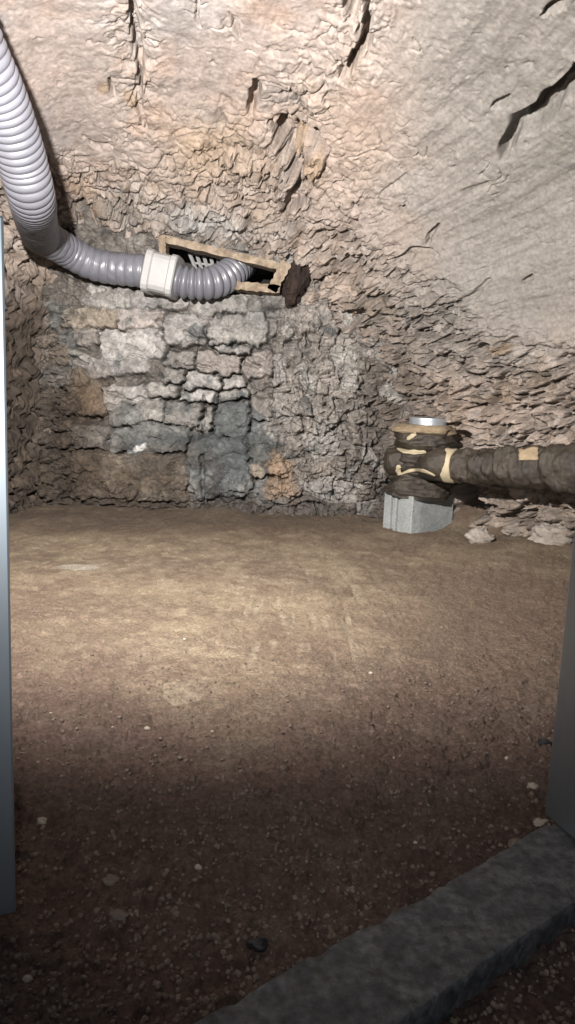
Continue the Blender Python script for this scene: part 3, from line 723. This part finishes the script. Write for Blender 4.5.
def band(name, x0, x1, k, m, seed, fl=1.07):
    xs = np.linspace(x0, x1, 5); pts = [run(x, 465.5+(x-450)*.022, ypipe(x)) for x in xs]
    wrap_tube(name, pts, [ry(x)*fl for x in xs], m, seed, .008, .004, 16)
band('tape_band', 446.5, 455.5, 0, M_tape, 20, 1.13)
from mathutils.bvhtree import BVHTree
bpy.context.view_layer.update()
_bv, _bf = [], []
for ch in pp.children:
    if ch.type != 'MESH' or ch.data.name.startswith('tape'): continue
    o_ = len(_bv); Lo = ch.matrix_world
    _bv += [Lo @ v.co for v in ch.data.vertices]; _bf += [tuple(i+o_ for i in p_.vertices) for p_ in ch.data.polygons]
BV = BVHTree.FromPolygons(_bv, _bf)
def lay(name, rows, m, thick=.005):
    """a piece of tape lying on the wrap: every point is put on the wrapped surface"""
    nr, nc = len(rows), len(rows[0]); V = np.zeros((nr, nc, 3)); last = None
    for i, row in enumerate(rows):
        for j, (a, b_) in enumerate(row):
            d_ = Vector(ray(a, b_)).normalized(); hit = BV.ray_cast(Vector((0, 0, CAM_H)), d_)
            if hit[0] is None: V[i, j] = last if last is not None else cpx(a, b_)
            else:
                V[i, j] = hit[0] - d_*.004; last = V[i, j]
    for _ in range(2):
        W_ = V.copy(); W_[1:-1] = (V[:-2]+2*V[1:-1]+V[2:])/4; V = np.minimum(V, W_) if False else W_
    V[..., 1] -= .006
    b = MB(); b.add(V.reshape(-1, 3), [tuple(x) for x in grid_faces(nr, nc).reshape(-1, 4).tolist()])
    o = b.build(name, m, pp, smooth=True); md = o.modifiers.new('thick', 'SOLIDIFY'); md.thickness = thick; md.offset = 0
    return o
def strip(pts, wpx, ends=.35):
    Q, q = spline(pts, 22); T = np.gradient(Q, axis=0); T /= np.linalg.norm(T, axis=1)[:, None]; Nn_ = np.stack([-T[:, 1], T[:, 0]], 1)
    t = np.linspace(0, 1, 22); w = wpx*(ends+(1-ends)*np.sin(PI*t)**.6)*(1+.18*np.sin(t*17+wpx))
    return [[tuple(Q[i]+Nn_[i]*w[i]*k) for k in (-.5, -.25, 0, .25, .5)] for i in range(22)]
lay('tape_strip', strip([(397,448.5),(404,451),(413,452),(426,452)], 4.2), M_tape)
lay('tape_strip', strip([(399,465),(398,470),(400,475)], 5.0, .6), M_tape)
lay('tape_strip', strip([(400,474.5),(409,470.8),(419,470),(428,472.5),(435,476)], 3.2), M_tape)
lay('tape_strip', strip([(407,439.5),(411,436.5),(416,433.5)], 4.2, .5), M_tape)
lay('patch', [[(518.5+2.4*i+.6*math.sin(j*2.1), 446.5+1.7*j+.5*math.sin(i*1.9)) for j in range(9)] for i in range(9)], M_foam)

# pale rocks at the foot of the right wall
def rock_mesh(name, r, seed, m, sq=(1, 1, .7), rough_=.35, n=(16, 24)):
    th = np.linspace(0, PI, n[0]); ph = np.linspace(0, 2*PI, n[1], endpoint=False)
    sp = np.stack([np.sin(th)[:, None]*np.cos(ph)[None], np.sin(th)[:, None]*np.sin(ph)[None], np.repeat(np.cos(th)[:, None], n[1], 1)], -1).reshape(-1, 3)
    hh, jj, cc = flakes(sp+seed, .9, (1, 1, 1), .5); hh = hh + .35*flakes(sp+seed, .35)[0]
    V = sp*np.array(sq)*r*(1+rough_*.5*fbm(sp+seed, 1.3, 3)+rough_*.35*hh)[:, None]
    me = poly_mesh(name, V, grid_faces(n[0], n[1], wrap=True).reshape(-1, 4)); me.materials.append(m); me.shade_smooth(); return me
def put(name, me, loc, label, cat, group=None, rz=0):
    o = bpy.data.objects.new(name, me); COL.objects.link(o); o.location = loc; o.rotation_euler = (0, 0, rz); return tag(o, label, cat, group)
M_rockp = mat('pale_rock', (.40, .36, .32), col2=(.30, .26, .22), var=.25, bump=.8, bscale=30, bdist=.012)
for k, (a, b_, r, lab) in enumerate(((552,531,.085,'pale angular rock at the foot of the right wall below the wrapped pipe'),
                                  (481,528,.055,'small pale rock on the earth between concrete block and right wall'))):
    q = atZ(a, b_+6, .05); put('rock', rock_mesh('rock', r, 3*k+1, M_rockp, (1.25, .85, .8), 1.1, (40, 60)), (q[0], q[1], floor_z(q[0], q[1])+r*.35), lab, 'rock')

# ------------------------------------------------------------------ loose stones on the earth
named = [(110,873,.011,M_pebble,'brown stone lying alone on dark earth at lower left'), (258,942,.0115,M_black,'round dark stone just beyond the threshold slab'),
         (42,813,.008,M_pale,'pale stone near the foot of the left steel door leaf'), (533,785,.010,M_pale,'whitish stone beside the foot of the right steel jamb'),
         (541,822,.012,M_pale,'flat pale chip at the far right corner of the threshold slab'), (545,741,.013,M_black,'black lump beside the right steel jamb'),
         (119,911,.011,M_pebble,'reddish brown stone below the lone brown stone at lower left'), (516,842,.013,M_pebble,'brown stone touching the threshold edge at right')]
for k, (a, b_, r, m, lab) in enumerate(named):
    q = atZ(a, b_, .01); z = floor_z(q[0], q[1])
    put('stone', rock_mesh('stone', r, 5.3*k, m, (1.15, .85, .65), 1.0), (q[0], q[1], z+r*.25), lab, 'stone')
protos = [rock_mesh('small_stone', .01, 31.7*k, (M_pebble, M_pebble, M_pebble, M_pebble, M_pebble, M_pale)[k % 6], (1.1, .9, .7), .55, (10, 14)) for k in range(6)]
first = None
spots = []
rs = random.Random(3)
while len(spots) < 70:
    a, b_ = rs.uniform(25, 540), rs.uniform(610, 1000)
    q = atZ(a, b_, .0)
    if np.dot(q-a0, nrm) > -.04: continue
    if a > 530 and b_ < 815 : continue
    spots.append((q, rs.uniform(.25, .65), rs.uniform(0, 6.28)))
for k, (q, sc, rz) in enumerate(spots):
    o = put('small_stone', protos[k % 6], (q[0], q[1], floor_z(q[0], q[1])+.003*sc), 'small angular stone strewn on the bare earth floor', 'stone', 'small stones strewn on the earth floor', rz)
    o.scale = (sc, sc, sc)
# crumbs of earth and grit nobody could count
b = MB(); rs = random.Random(9); n = 0
ico = [(0,0,1),(.9,0,.3),(.28,.85,.3),(-.72,.53,.3),(-.72,-.53,.3),(.28,-.85,.3),(.72,.53,-.3),(-.28,.85,-.3),(-.9,0,-.3),(-.28,-.85,-.3),(.72,-.53,-.3),(0,0,-1)]
icf = [(0,1,2),(0,2,3),(0,3,4),(0,4,5),(0,5,1),(1,6,2),(2,7,3),(3,8,4),(4,9,5),(5,10,1),(6,7,2),(7,8,3),(8,9,4),(9,10,5),(10,6,1),(11,7,6),(11,8,7),(11,9,8),(11,10,9),(11,6,10)]
while n < 2600:
    a, b_ = rs.uniform(-40, 620), 560+480*rs.random()**.55
    q = atZ(a, b_, .0); s_ = np.dot(q-a0, nrm)
    if -.01 < s_ < wid+.01 or (s_ > 0 and q[0] < .1 and False): continue
    if a < 17 and b_ < 930: continue
    r = rs.uniform(.0015, .0048)*(1 if b_ > 760 else 1.1); z = floor_z(q[0], q[1])
    R3 = Matrix.Rotation(rs.uniform(0, 6.28), 3, 'Z') @ Matrix.Rotation(rs.uniform(0, 1), 3, 'X')
    sc = [r*rs.uniform(.7, 1.3) for _ in range(3)]
    b.add([tuple(R3 @ Vector((x*sc[0], y*sc[1], z_*sc[2])) + Vector((q[0], q[1], z+r*.4))) for x, y, z_ in ico], icf); n += 1
M_grit = mat('grit', (.10, .072, .058), col2=(.16, .125, .10), rough=.95, var=.4, vscale=60, bump=0, mscale=40)
o = b.build('gravel', M_grit); tag(o, 'brown grit and earth crumbs scattered over the floor', 'gravel', kind='stuff')
